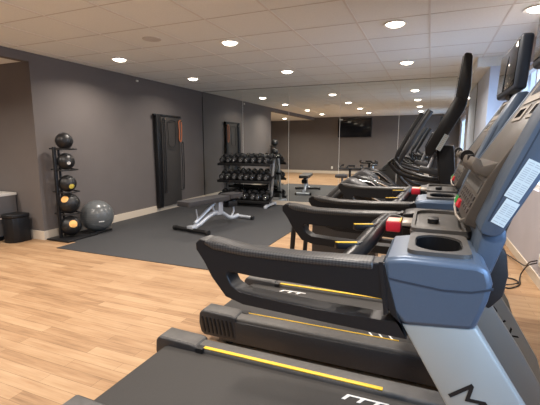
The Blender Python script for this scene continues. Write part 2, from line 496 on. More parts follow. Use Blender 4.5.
for k, (x, y, z, yi, xi) in enumerate(lamp_spots):
    o = lamp0 if k == 0 else dup(lamp0)
    o.location = (x, y, z)
    if yi == 9: lb = 'recessed ceiling light above the nearest treadmill console, at the right edge'
    elif yi == 8: lb = 'recessed ceiling light in the alcove ceiling, ' + ('near the waste bin' if xi == 8 else 'farther from the waste bin')
    else: lb = 'recessed ceiling light %s, %s' % (coln[xi], rown[yi])
    o['label'] = lb
    l = bpy.data.lights.new('lamp_glow', 'AREA'); l.shape = 'DISK'; l.size = 0.14; l.energy = LAMP_POWER; l.color = LAMP_COL
    l.spread = math.radians(150)
    lo = bpy.data.objects.new('lamp_glow', l); lo.parent = o; lo.location = (0, 0, -0.045); C.objects.link(lo)
tag(MB().lathe([(0, -0.006), (0.085, -0.006), (0.10, -0.010), (0.115, -0.006), (0.118, 0.0), (0, 0)], c=(-3.33, 4.13, ZC), n=36).build('ceiling_speaker', M['tbar_dark']),
    'round flush ceiling speaker beside the lamps over the weights area', 'speaker')
tag(MB().box((XL + 0.02, 6.22, 2.70), (0.03, 0.05, 0.035), bevel=0.006).build('wall_sensor', M['whiteplastic']),
    'small white sensor high on the left wall under the ceiling', 'sensor')

# ------------------------------------------------------------------ treadmills
def treadmill(cx, cy, label, mark_x=-0.33):
    T = thing('treadmill', (cx, cy, 0), label, 'treadmill', 'treadmills in a row')
    X0 = -1.56
    # frame and belt
    MB().box((-0.62, 0, 0.115), (1.72, 0.66, 0.09), bevel=0.01).build('deck_frame', M['black'], T)
    bp = [(-1.50, 0.14)] + [(-1.50 + 0.035 * math.cos(math.radians(a)), 0.165 + 0.04 * math.sin(math.radians(a))) for a in range(250, 89, -20)] + [(0.24, 0.205), (0.24, 0.165), (-1.46, 0.165)]
    bl = MB().prism([(-1.465, 0.13), (-1.495, 0.145), (-1.51, 0.168), (-1.495, 0.193), (-1.465, 0.206), (0.24, 0.206), (0.24, 0.162), (-1.46, 0.162)], 'Y', -0.325, 0.325).build('belt', M['belt'], T)
    # white marks printed at the front end of the belt
    mk = MB()
    for x0 in (mark_x,):
        yy = 0.215
        mk.box((x0 + 0.115, yy + 0.040, 0.2075), (0.20, 0.011, 0.0015))
        for q in range(3):
            mk.prism([(x0 + q * 0.075 - 0.012, yy), (x0 + q * 0.075 + 0.006, yy), (x0 + q * 0.075 + 0.030, yy + 0.044), (x0 + q * 0.075 + 0.010, yy + 0.044)], 'Z', 0.2068, 0.2083)
    mk.build('belt_marking', M['white'], bl, smooth=False)
    for q in range(3):
        x0 = -0.33 + q * 0.065
        MB().prism([(x0, -0.28), (x0 + 0.012, -0.28), (x0 - 0.015, -0.235), (x0 - 0.027, -0.235)], 'Z', 0.2055, 0.2083).build('belt_slash', M['white'], bl, smooth=False)
    # side rails with end caps and yellow strip
    for s in (-1, 1):
        y0, y1 = s * 0.315, s * 0.435
        ys, ye = min(y0, y1), max(y0, y1)
        h = MB().prism([(-1.40, 0.05), (-1.40, 0.232), (-0.5, 0.232), (0.25, 0.232), (0.25, 0.05)], 'Y', ys, ye, bevel=0.018, seg=3).build('side_rail', M['housing'], T)
        # dark side skirt outside
        MB().prism([(-1.40, 0.045), (-1.40, 0.205), (0.30, 0.205), (0.30, 0.045)], 'Y', s * 0.425, s * 0.447, bevel=0.006).build('skirt', M['dark'], h)
        cap = MB().prism([(-1.555, 0.085), (-1.570, 0.15), (-1.565, 0.225), (-1.540, 0.252), (-1.30, 0.246), (-1.26, 0.236), (-1.26, 0.06), (-1.53, 0.06)], 'Y',
                         min(s * 0.305, s * 0.452), max(s * 0.305, s * 0.452), bevel=0.014, seg=3).build('end_cap', M['dark'], T)
        MB().prism([(-1.550, 0.235), (-1.537, 0.2545), (-1.30, 0.2485), (-1.27, 0.238), (-1.27, 0.225), (-1.545, 0.225)], 'Y', min(s * 0.318, s * 0.440), max(s * 0.318, s * 0.440), bevel=0.004).build('cap_top', M['housing'], cap)
        rb = MB()
        for q in range(8):
            x = -1.52 + q * 0.034
            rb.prism([(x, 0.09), (x + 0.012, 0.09), (x - 0.012, 0.205), (x - 0.024, 0.205)], 'Y', s * 0.450, s * 0.458)
        rb.build('cap_ribs', M['black'], cap, smooth=False)
        MB().box((-0.685, s * (0.3325 if s > 0 else 0.328), 0.2335), (1.06, 0.026 if s > 0 else 0.006, 0.006), bevel=0.002).build('edge_stripe', M['yellow'], h)
        MB().prism([(-1.26, 0.2), (-1.26, 0.236), (-1.21, 0.2355), (-1.21, 0.2)], 'Y', min(s * 0.30, s * 0.345), max(s * 0.30, s * 0.345)).build('stripe_clip', M['satin'], h)
    # motor hood at the front
    MB().prism([(0.22, 0.04), (0.22, 0.235), (0.36, 0.235), (0.46, 0.18), (0.52, 0.04)], 'Y', -0.36, 0.36, bevel=0.02, seg=3).build('motor_hood', M['dark'], T)
    # masts: leaning uprights
    mpoly = [(-0.05, 0.965), (0.079, 0.746), (0.20, 0.54), (0.32, 0.335), (0.46, 0.06), (0.64, 0.06), (0.55, 0.335), (0.43, 0.54), (0.26, 0.796), (0.14, 0.985)]
    for s in (-1, 1):
        yo, yi = s * 0.448, s * 0.385
        ms = MB().prism(mpoly, 'Y', min(yo, yi), max(yo, yi), bevel=0.008).build('mast', M['mast'], T)
        if s < 0:
            ox, oz = 0.104, 0.806
            d = Vector((0.33, 0, -0.40)).normalized()
            up = Vector((d.z, 0, -d.x)) * -1
            text_mesh('lettering', 'MATRIX', 0.105, frame_mtx((ox, yo - 0.0005, oz), d, up), M['black'], ms, spacing=1.5, offset=0.0)
    # console bridge body: near arm, middle, far arm
    arm = [(-0.106, 1.137), (-0.095, 1.152), (-0.05, 1.160), (0.13, 1.160), (0.158, 1.15), (0.170, 1.11), (0.162, 1.06), (0.137, 0.976), (-0.046, 0.958), (-0.098, 1.02)]
    body = MB().prism(arm, 'Y', -0.452, -0.15).build('bridge_body', M['slate'], T)
    cut(body, MB().prism(rrect(-0.030, -0.395, 0.106, -0.188, 0.066, 6), 'Z', 1.05, 1.3))
    bv = body.modifiers.new('bevel', 'BEVEL'); bv.width = 0.016; bv.segments = 3; bv.limit_method = 'ANGLE'; bv.angle_limit = math.radians(50)
    sm = MB()
    sm.prism([(-0.112, 1.096), (-0.05, 1.088), (0.05, 1.078), (0.12, 1.082), (0.17, 1.097), (0.17, 1.102), (0.12, 1.087), (0.05, 1.083), (-0.05, 1.093), (-0.112, 1.101)], 'Y', -0.4535, -0.446)
    sm.build('body_seam', M['navy'], body)
    mid = [(-0.050, 1.155), (0.13, 1.155), (0.165, 1.13), (0.16, 1.0), (0.13, 0.98), (0.02, 0.98), (-0.05, 1.05)]
    MB().prism(mid, 'Y', -0.149, 0.30, bevel=0.012).build('bridge_middle', M['slate'], T)
    MB().prism(arm, 'Y', 0.301, 0.452, bevel=0.022, seg=3).build('bridge_arm', M['satin'], T)
    # cup holder: rim and well
    rim = MB()
    rim.ringprism(rrect(-0.046, -0.412, 0.122, -0.162, 0.030, 6), rrect(-0.028, -0.392, 0.104, -0.190, 0.064, 6), 'Z', 1.152, 1.172)
    ch = rim.build('cup_holder', M['traygrey'], T)
    w = MB(); o_ = rrect(-0.0295, -0.394, 0.1055, -0.1885, 0.0655, 6); i_ = rrect(-0.025, -0.388, 0.101, -0.194, 0.061, 6)
    w.ringprism(o_, i_, 'Z', 1.075, 1.166); w.prism(i_, 'Z', 1.075, 1.08)
    w.build('cup_well', M['satin'], ch)
    # tray with curved lip and a sliding knob
    tr = MB().prism(rrect(-0.052, -0.145, 0.150, 0.29, 0.035, 5), 'Z', 1.155, 1.168, bevel=0.003).build('tray', M['traygrey'], T)
    tl = MB()
    tl.ringprism(rrect(-0.050, -0.142, 0.148, 0.287, 0.034, 5), rrect(-0.038, -0.130, 0.128, 0.275, 0.06, 5), 'Z', 1.165, 1.181)
    tl.build('tray_lip', M['traygrey'], tr)
    MB().prism(rrect(0.005, 0.02, 0.045, 0.09, 0.018, 4), 'Z', 1.166, 1.186, bevel=0.005).build('tray_knob', M['black'], tr)
    # heart-rate grip bar with yellow bands, and the emergency stop
    gb = MB().tube([(-0.245, -0.36, 1.075), (-0.215, -0.27, 1.10), (-0.195, -0.12, 1.118), (-0.180, 0.05, 1.135), (-0.160, 0.16, 1.146), (-0.13, 0.21, 1.14), (-0.05, 0.24, 1.11)], [0.030, 0.034, 0.034, 0.032, 0.030, 0.026, 0.022], 14).build('grip_bar', M['satin'], T)
    MB().tube([(-0.245, -0.36, 1.075), (-0.20, -0.385, 1.06), (-0.10, -0.385, 1.06)], 0.026, 12).build('grip_elbow', M['satin'], gb)
    for (x, y, z) in ((-0.213, -0.245, 1.103), (-0.190, -0.035, 1.127)):
        fin = MB().prism([(x - 0.075, y - 0.030), (x - 0.060, y - 0.043), (x + 0.010, y - 0.020), (x + 0.020, y + 0.035), (x - 0.03, y + 0.006)], 'Z', z + 0.012, z + 0.036, bevel=0.006).build('thumb_control', M['satin'], gb)
        MB().prism([(x - 0.070, y - 0.034), (x - 0.062, y - 0.040), (x + 0.002, y - 0.017), (x + 0.000, y - 0.008)], 'Z', z + 0.0355, z + 0.0385).build('yellow_edge', M['yellow'], gb, smooth=False)
    es = MB().box((-0.115, 0.00, 1.158), (0.055, 0.085, 0.040), bevel=0.006).build('emergency_stop', M['red'], T)
    MB().box((-0.115, 0.00, 1.1790), (0.047, 0.075, 0.003), bevel=0.001).build('stop_label', M['pink'], es)
    MB().box((-0.066, 0.02, 1.170), (0.040, 0.11, 0.014), bevel=0.003).build('stop_base', M['beige'], es)
    MB().box((-0.091, 0.00, 1.1795), (0.005, 0.078, 0.005)).build('stop_label_edge', M['yellow'], es)
    # handrails: each a loop with woven grip
    outer = [(-0.728, 1.112), (-0.729, 1.134), (-0.712, 1.149), (-0.546, 1.128), (-0.35, 1.128), (-0.100, 1.137), (-0.060, 0.99), (-0.030, 0.921), (-0.30, 0.930), (-0.55, 0.940), (-0.615, 0.958), (-0.668, 1.02), (-0.70, 1.075)]
    hole = [(-0.607, 1.036), (-0.603, 1.045), (-0.590, 1.047), (-0.50, 1.042), (-0.35, 1.040), (-0.105, 1.031), (-0.075, 0.985), (-0.055, 0.966), (-0.30, 0.968), (-0.46, 0.975), (-0.56, 0.982), (-0.590, 0.998), (-0.606, 1.028)]
    for s in (-1, 1):
        yo = s * 0.455; yi = s * 0.385
        a, b2 = min(yo, yi), max(yo, yi)
        rl = MB().ringprism(outer, hole, 'Y', a, b2).build('handrail', M['satin'], T)
        bv = rl.modifiers.new('bevel', 'BEVEL'); bv.width = 0.016; bv.segments = 3; bv.limit_method = 'ANGLE'; bv.angle_limit = math.radians(50)
        MB().prism([(-0.70, 1.1335), (-0.69, 1.150), (-0.546, 1.1315), (-0.35, 1.1310), (-0.13, 1.1385), (-0.13, 1.112), (-0.35, 1.105), (-0.546, 1.105), (-0.66, 1.115)], 'Y', s * 0.420 - 0.038, s * 0.420 + 0.038, bevel=0.012, seg=3).build('grip_sleeve', M['weave'], rl)
        MB().prism([(-0.118, 1.140), (-0.106, 1.141), (-0.085, 0.99), (-0.097, 0.985)], 'Y', a - 0.002, b2 + 0.002).build('rail_collar', M['black'], rl)
    # console: keypad, display, rims
    face = [(0.112, 1.215), (0.119, 1.244), (0.165, 1.36), (0.215, 1.445), (0.40, 1.748), (0.445, 1.735), (0.455, 1.70), (0.30, 1.42), (0.225, 1.17)]
    con = MB().prism(face, 'Y', -0.185, 0.305, bevel=0.006).build('console', M['faceplate'], T)
    rimp = [(0.150, 1.215), (0.143, 1.225), (0.148, 1.245), (0.203, 1.40), (0.268, 1.56), (0.365, 1.738), (0.41, 1.745), (0.43, 1.715), (0.355, 1.54), (0.275, 1.375), (0.198, 1.217), (0.175, 1.210)]
    for s in (-1, 1):
        if s < 0: a, b2 = -0.325, -0.184
        else: a, b2 = 0.304, 0.322
        rp = rimp if s < 0 else [(0.115, 1.165), (0.105, 1.19), (0.117, 1.244), (0.162, 1.36), (0.212, 1.445), (0.397, 1.750), (0.45, 1.74), (0.465, 1.70), (0.30, 1.40), (0.21, 1.165)]
        r_ = MB().prism(rp, 'Y', a, b2, bevel=0.008 if s < 0 else 0.004, seg=2).build('console_side', M['slate'], con)
        if s < 0:
            gr = MB()
            p0, p1 = Vector((0.160, 0, 1.255)), Vector((0.285, 0, 1.57))
            nrm = Vector(((p1 - p0).z, 0, -(p1 - p0).x)).normalized() * 0.004
            gr.prism([(p0.x, p0.z), (p1.x, p1.z), (p1.x + nrm.x, p1.z + nrm.z), (p0.x + nrm.x, p0.z + nrm.z)], 'Y', a - 0.0008, a + 0.002)
            gr.build('groove', M['navy'], con)
            # two stacked warning stickers on the outside
            d = Vector((0.276 - 0.200, 0, 1.375 - 1.222)).normalized(); n = Vector((d.z, 0, -d.x))
            for (t0, t1, wd, off) in ((0.012, 0.088, 0.036, 0.0), (0.091, 0.205, 0.040, -0.006)):
                o0 = Vector((0.198, 0, 1.226)) + n * (off - 0.004)
                c = [o0 + d * t0, o0 + d * t1, o0 + d * t1 - n * wd, o0 + d * t0 - n * wd]
                st = MB().prism([(q.x, q.z) for q in c], 'Y', a - 0.0016, a + 0.001).build('warning_sticker', M['sticker'], con, smooth=False)
                ln = MB(); k = t0 + 0.006
                while k < t1 - 0.006:
                    for (u0, u1) in ((0.003, wd * 0.45), (wd * 0.53, wd - 0.004)):
                        q = [o0 + d * k - n * u0, o0 + d * (k + 0.0018) - n * u0, o0 + d * (k + 0.0018) - n * u1, o0 + d * k - n * u1]
                        ln.prism([(v.x, v.z) for v in q], 'Y', a - 0.0022, a - 0.0012)
                    k += 0.0058 if int(k * 1000) % 3 else 0.010
                ln.build('sticker_print', M['ink'], st, smooth=False)
    # things on the sloping face; local frame (y, v) along slope
    def pad(name, m_, ya, yb_, va, vb, seg, th=0.004, parent=con, bev=0.0):
        A, B = seg; A = Vector((A[0], 0, A[1])); B = Vector((B[0], 0, B[1]))
        d = (B - A).normalized(); n = Vector((-d.z, 0, d.x))
        q = [A + d * va - n * 0.003, A + d * vb - n * 0.003, A + d * vb + n * th, A + d * va + n * th]
        return MB().prism([(v.x, v.z) for v in q], 'Y', ya, yb_, bevel=bev).build(name, m_, parent)
    lo = ((0.119, 1.244), (0.165, 1.36)); hi = ((0.215, 1.445), (0.40, 1.748))
    for r0 in range(3):
        for c0 in range(7):
            if c0 in (4, 5) and r0 < 1: continue
            pad('key', M['key'], -0.165 + c0 * 0.060, -0.165 + c0 * 0.060 + 0.045, 0.004 + r0 * 0.022, 0.004 + r0 * 0.022 + 0.014, lo, 0.004)
    pad('start_key', M['green'], 0.19, 0.27, -0.018, 0.010, ((0.119, 1.244), (0.165, 1.36)), 0.008)
    pad('stop_key', M['red'], 0.085, 0.165, -0.018, 0.010, ((0.119, 1.244), (0.165, 1.36)), 0.008)
    pad('key_panel', M['housing'], -0.17, 0.28, 0.075, 0.115, lo, 0.003)
    # metal bow round the keypad's lower edge
    MB().tube([(0.125, -0.17, 1.235), (0.107, -0.12, 1.215), (0.102, 0.03, 1.208), (0.105, 0.2, 1.215), (0.112, 0.29, 1.24)], 0.0045, 8).build('keypad_bow', M['beige'], con)
    # tablet ledge with black end
    lg = MB().prism([(0.165, 1.365), (0.130, 1.380), (0.122, 1.405), (0.132, 1.43), (0.150, 1.42), (0.155, 1.40), (0.20, 1.415), (0.205, 1.37)], 'Y', -0.17, 0.22, bevel=0.006).build('reading_ledge', M['ledge'], con)
    MB().box((0.135, 0.02, 1.418), (0.02, 0.05, 0.03), bevel=0.003).build('ledge_notch', M['black'], lg)
    MB().cyl((0.140, 0.22, 1.42), (0.140, 0.30, 1.42), 0.026, 14).build('ledge_end', M['black'], lg)
    # display part
    pad('display_panel', M['beige'], -0.175, 0.22, 0.20, 0.335, hi, 0.004)
    pad('display_window', M['screen'], -0.155, -0.02, 0.225, 0.32, hi, 0.0055)
    pad('display_window', M['screen'], 0.03, 0.19, 0.235, 0.31, hi, 0.0055)
    pad('display_panel', M['beige'], 0.04, 0.20, 0.125, 0.185, hi, 0.004)
    pad('display_window', M['screen'], 0.075, 0.165, 0.138, 0.172, hi, 0.0055)
    pad('display_panel', M['beige'], -0.17, -0.04, 0.125, 0.185, hi, 0.004)
    pad('display_window', M['screen'], -0.15, -0.065, 0.138, 0.172, hi, 0.0055)
    # neck between body and console
    MB().prism([(0.135, 1.12), (0.15, 1.225), (0.21, 1.235), (0.215, 1.20), (0.185, 1.10), (0.16, 1.04)], 'Y', -0.31, 0.30, bevel=0.01).build('console_neck', M['slate'], T)
    # curved shroud behind
    MB().prism([(0.15, 1.14), (0.235, 1.15), (0.275, 1.08), (0.285, 1.0), (0.275, 0.92), (0.23, 0.86), (0.16, 0.95)], 'Y', 0.0, 0.36, bevel=0.015).build('rear_shroud', M['dark'], T)
    # attached screen
    tvx = 0.357
    tv = MB().box((tvx + 0.030, 0.01, 1.90), (0.060, 0.62, 0.285), rot=(0, math.radians(3), 0), bevel=0.018, seg=3).build('monitor', M['navy'], T)
    MB().box((tvx - 0.0005, 0.01, 1.902), (0.006, 0.565, 0.232), rot=(0, math.radians(3), 0), bevel=0.001).build('monitor_screen', M['screen'], tv)
    MB().box((tvx + 0.030, 0.01, 1.755), (0.035, 0.12, 0.04), bevel=0.005).build('monitor_bracket', M['black'], tv)
    # feet
    for s in (-1, 1):
        MB().cyl((-1.35, s * 0.37, 0.0), (-1.35, s * 0.37, 0.055), 0.03, 12).build('foot', M['black'], T)
        MB().cyl((0.55, s * 0.37, 0.0), (0.55, s * 0.37, 0.065), 0.03, 12).build('foot', M['black'], T)
    return T
treadmill(0.0, 1.54, 'nearest treadmill, slate grey with woven handrail, filling the right foreground')
treadmill(0.04, 2.74, 'second treadmill from the viewer, beyond the nearest one, black handrail', mark_x=-1.17)

# ------------------------------------------------------------------ cross trainers
def cross_trainer(cx, cy, label, monitor=True, arm_shift=0.0, arms=True):
    T = thing('cross_trainer', (cx, cy, 0), label, 'elliptical trainer', 'cross trainers between treadmills and mirror')
    fr = MB()
    fr.box((-0.62, 0, 0.05), (2.0, 0.10, 0.06), bevel=0.01)
    fr.box((-1.58, 0, 0.04), (0.07, 0.60, 0.06), bevel=0.012)
    fr.box((0.36, 0, 0.04), (0.07, 0.60, 0.06), bevel=0.012)
    fr.build('base_frame', M['black'], T)
    # rear drive housing
    MB().prism([(-1.20, 0.09), (-1.20, 0.62), (-1.12, 0.84), (-0.86, 1.08), (-0.78, 1.10), (-0.62, 1.02), (-0.50, 0.82), (-0.48, 0.09)], 'Y', -0.12, 0.16, bevel=0.03, seg=3).build('drive_housing', M['dark'], T)
    for s in (-1, 1):
        MB().tube([(-1.40, s * 0.26, 0.06), (-1.36, s * 0.26, 0.60), (-1.25, s * 0.26, 0.72), (-1.02, s * 0.22, 0.76)], 0.028, 10).build('rear_upright', M['black'], T)
    # swinging pedal arms with silver rails and foot plates
    for s in (-1, 1):
        dz = 0.10 * s
        a = MB().tube(smooth_path([(-0.98, s * 0.22, 0.88 + dz * 0.6), (-0.80, s * 0.22, 1.03 + dz * 0.4), (-0.60, s * 0.22, 0.99 + dz * 0.4), (-0.35, s * 0.22, 0.84), (-0.05, s * 0.22, 0.60)]), 0.040, 12).build('pedal_arm', M['satin'], T)
        MB().tube([(-0.80, s * 0.22 - 0.035, 1.04 + dz * 0.4), (-0.60, s * 0.22 - 0.035, 1.00 + dz * 0.4), (-0.37, s * 0.22 - 0.035, 0.865)], 0.009, 8).build('silver_rail', M['chrome'], a)
        MB().box((-0.50, s * 0.22 - 0.10 * s, 0.78 + dz), (0.34, 0.13, 0.05), rot=(0, 0.25, 0), bevel=0.012).build('foot_plate', M['black'], a)
    # column
    MB().prism([(0.05, 1.46), (0.205, 1.46), (0.25, 1.02), (0.34, 0.08), (0.10, 0.08), (0.10, 1.02)], 'Y', -0.14, 0.14, bevel=0.02, seg=3).build('column', M['satin'], T)
    # fixed rail handles, looping back
    for s in (-1, 1):
        MB().tube(smooth_path([(0.10, s * 0.12, 1.10), (-0.10, s * 0.24, 1.13), (-0.28, s * 0.27, 1.19), (-0.36, s * 0.27, 1.27)]), 0.020, 10).build('fixed_handle', M['satin'], T)
        x = arm_shift * s
        if not arms: continue
        MB().tube(smooth_path([(0.08, s * 0.29, 0.84), (-0.14, s * 0.29, 0.91), (-0.30 + x * 0.5, s * 0.30, 1.06), (-0.32 + x, s * 0.30, 1.25), (-0.22 + x, s * 0.29, 1.46), (-0.11 + x, s * 0.26, 1.68), (0.02 + x, s * 0.24, 1.90)]),
                  [0.022] * 18 + [0.026, 0.030, 0.034, 0.038] + [0.042] * 15, 12).build('swing_arm', M['black'], T)
    MB().cyl((0.10, -0.30, 0.86), (0.10, 0.30, 0.86), 0.03, 12).build('arm_axle', M['grey_tube'], T)
    MB().box((0.0, 0.0, 1.20), (0.20, 0.22, 0.06), rot=(0, 0.2, 0), bevel=0.012).build('accessory_tray', M['dark'], T)
    bt = MB().cyl((-0.01, 0.02, 1.22), (0.05, 0.02, 1.38), 0.02, 10)
    bt.build('tray_stem', M['silver'], T)
    # console leaning back, seen from its side
    if monitor:
        con = MB().prism([(-0.051, 1.432), (0.179, 1.897), (0.235, 1.90), (0.285, 1.84), (0.262, 1.77), (0.15, 1.56), (0.08, 1.44), (-0.002, 1.347), (-0.045, 1.37)], 'Y', -0.24, 0.24, bevel=0.01).build('console', M['satin'], T)
        d = Vector((0.230, 0, 0.465)).normalized(); n = Vector((d.z, 0, -d.x))
        o0 = Vector((0.016, 0, 1.435)) + n * 0.030
        q = [o0, o0 + d * 0.16, o0 + d * 0.16 + n * 0.045, o0 + n * 0.045]
        lab = MB().prism([(v.x, v.z) for v in q], 'Y', -0.2425, -0.239).build('side_label', M['ink'], con, smooth=False)
        lab2 = MB(); k = 0.01
        while k < 0.15:
            qq = [o0 + d * k + n * 0.008, o0 + d * (k + 0.008) + n * 0.008, o0 + d * (k + 0.008) + n * 0.037, o0 + d * k + n * 0.037]
            lab2.prism([(v.x, v.z) for v in qq], 'Y', -0.2435, -0.241); k += 0.017
        lab2.build('side_label_print', M['beige'], lab, smooth=False)
        MB().prism([(0.185, 1.895), (0.197, 1.902), (0.232, 2.26), (0.222, 2.262)], 'Y', -0.20, 0.20).build('monitor_screen', M['screen'], con)
        MB().prism([(0.192, 1.895), (0.228, 2.27), (0.245, 2.285), (0.290, 2.275), (0.302, 2.25), (0.306, 1.98), (0.282, 1.84)], 'Y', -0.24, 0.24, bevel=0.010).build('monitor', M['black'], T)
    else:
        MB().prism([(0.02, 1.42), (0.10, 1.62), (0.18, 1.62), (0.22, 1.42)], 'Y', -0.18, 0.18, bevel=0.01).build('console', M['satin'], T)
    for s in (-1, 1):
        for x in (-1.58, 0.36):
            MB().cyl((x, s * 0.25, 0), (x, s * 0.25, 0.02), 0.025, 10).build('foot', M['black'], T)
    return T
cross_trainer(0.0, 4.24, 'black cross trainer beyond the treadmills, with tall console and monitor seen edge-on', arms=False)
cross_trainer(-0.10, 5.75, 'cross trainer farther back, tall curved swing arms in front of the mirror', monitor=False, arm_shift=-0.05)

# ------------------------------------------------------------------ stationary bike
def bike(cx, cy):
    T = thing('exercise_bike', (cx, cy, 0), 'stationary bike between rack and cross trainers, small black handlebar', 'exercise bike')
    fr = MB()
    fr.box((0, 0.5, 0.04), (0.50, 0.07, 0.05), bevel=0.01); fr.box((0, -0.55, 0.04), (0.50, 0.07, 0.05), bevel=0.01)
    fr.tube([(0, -0.55, 0.07), (0, 0, 0.20), (0, 0.5, 0.07)], 0.030)
    fr.tube([(0, 0.0, 0.22), (0, 0.34, 0.82)], 0.035); fr.tube([(0, 0.05, 0.22), (0, -0.32, 0.72)], 0.035)
    fr.tube([(0, 0.26, 0.66), (0, -0.18, 0.53)], 0.025)
    fr.build('frame', M['satin'], T)
    MB().lathe([(0, -0.02), (0.20, -0.02), (0.225, -0.028), (0.23, 0), (0.225, 0.028), (0.20, 0.02), (0, 0.02)], c=(0, 0.38, 0.32), axis=(1, 0, 0), n=32).build('flywheel', M['grey_tube'], T)
    MB().tube([(0, 0.34, 0.80), (0, 0.36, 0.99)], 0.022).build('handlebar_post', M['satin'], T)
    hb = MB()
    hb.tube([(-0.20, 0.36, 1.00), (0.20, 0.36, 1.00)], 0.018)
    for s in (-1, 1): hb.tube([(s * 0.20, 0.36, 1.0), (s * 0.21, 0.48, 1.05), (s * 0.17, 0.55, 1.06)], 0.018)
    hb.tube([(-0.08, 0.36, 1.0), (-0.06, 0.50, 1.05), (0.06, 0.50, 1.05), (0.08, 0.36, 1.0)], 0.016)
    hb.build('handlebar', M['black'], T)
    MB().tube([(0, -0.31, 0.70), (0, -0.34, 0.90)], 0.020).build('saddle_post', M['chrome'], T)
    MB().prism([(-0.10, -0.47), (0.10, -0.47), (0.11, -0.40), (0.04, -0.28), (0.025, -0.19), (-0.025, -0.19), (-0.04, -0.28), (-0.11, -0.40)], 'Z', 0.89, 0.95, bevel=0.02, seg=3).build('saddle', M['leather'], T)
    for s in (-1, 1):
        c = MB().tube([(s * 0.07, 0.03, 0.28), (s * 0.08, 0.03 + s * 0.15, 0.28 - s * 0.06)], 0.014).build('crank', M['chrome'], T)
        MB().box((s * 0.13, 0.03 + s * 0.15, 0.28 - s * 0.06), (0.09, 0.08, 0.025), bevel=0.006).build('pedal', M['black'], c)
    MB().cyl((-0.07, 0.03, 0.28), (0.07, 0.03, 0.28), 0.03).build('crank_axle', M['satin'], T)
    for s in (-1, 1):
        for y in (-0.55, 0.5): MB().cyl((s * 0.2, y, 0), (s * 0.2, y, 0.02), 0.022, 10).build('foot', M['black'], T)
    return T
bike(-1.40, 7.00)

# ------------------------------------------------------------------ adjustable bench
def bench():
    T = thing('weight_bench', (-3.62, 5.27, 0.008), 'adjustable flat bench, black padding on a silver frame, on the rubber mat', 'weight bench', rz=math.radians(-11.5))
    fr = MB()
    arch = smooth_path([(0, 0.03, 0.075), (0, 0.22, 0.11), (0, 0.42, 0.20), (0, 0.62, 0.245), (0, 0.80, 0.21), (0, 0.93, 0.13), (0, 1.05, 0.085), (0, 1.25, 0.10)])
    fr.tube(arch, 0.040, 12)
    fr.prism([(0.62, 0.20), (0.78, 0.20), (0.77, 0.42), (0.82, 0.455), (0.66, 0.455), (0.66, 0.30)], 'X', -0.045, 0.045, bevel=0.008)
    fr.build('frame', M['silver'], T)
    st = MB(); st.tube([(0, 0.10, 0.14), (0, 0.60, 0.43)], 0.032, 10); st.tube([(0, 0.10, 0.14), (0, 0.16, 0.22), (0, 0.13, 0.37)], 0.012, 8)
    st.build('adjusting_strut', M['silver'], T)
    MB().tube([(0, 0.60, 0.24), (0, 0.52, 0.38)], 0.022, 10).build('support_post', M['silver'], T)
    MB().box((0, 0.48, 0.443), (0.08, 1.0, 0.025), bevel=0.004).build('pad_beam', M['satin'], T)
    MB().prism(rrect(-0.16, -0.16, 0.14, 0.87, 0.045, 5), 'Z', 0.455, 0.535, bevel=0.02, seg=3).build('backrest', M['leather'], T)
    sb = MB().tube([(0, 0.74, 0.42), (0, 1.02, 0.40), (0, 1.22, 0.45)], 0.022, 10).build('seat_beam', M['satin'], T)
    MB().prism(rrect(-0.15, 0.90, 0.13, 1.27, 0.045, 5), 'Z', 0.47, 0.55, bevel=0.02, seg=3).build('seat', M['leather'], T)
    MB().box((0, 1.02, 0.36), (0.16, 0.26, 0.12), bevel=0.02).build('mechanism_cover', M['black'], T)
    MB().tube([(0, 1.04, 0.09), (0, 1.12, 0.2), (0, 1.10, 0.42)], 0.020, 10).build('front_post', M['silver'], T)
    rf = MB().tube([(-0.36, 0, 0.045), (0.36, 0, 0.045)], 0.034, 12).build('rear_foot_bar', M['black'], T)
    for s in (-1, 1):
        MB().cyl((s * 0.345, 0, 0.042), (s * 0.405, 0, 0.042), 0.042, 16).build('end_cap', M['rubber'], rf)
    MB().box((0, 0.03, 0.085), (0.14, 0.12, 0.05), bevel=0.01).build('axle_block', M['silver'], T)
    ff = MB().tube([(-0.20, 1.43, 0.045), (0.20, 1.43, 0.045)], 0.030, 12).build('front_foot_bar', M['silver'], T)
    for s in (-1, 1):
        MB().cyl((s * 0.19, 1.43, 0.040), (s * 0.235, 1.43, 0.040), 0.040, 16).build('end_cap', M['rubber'], ff)
    return T
bench()

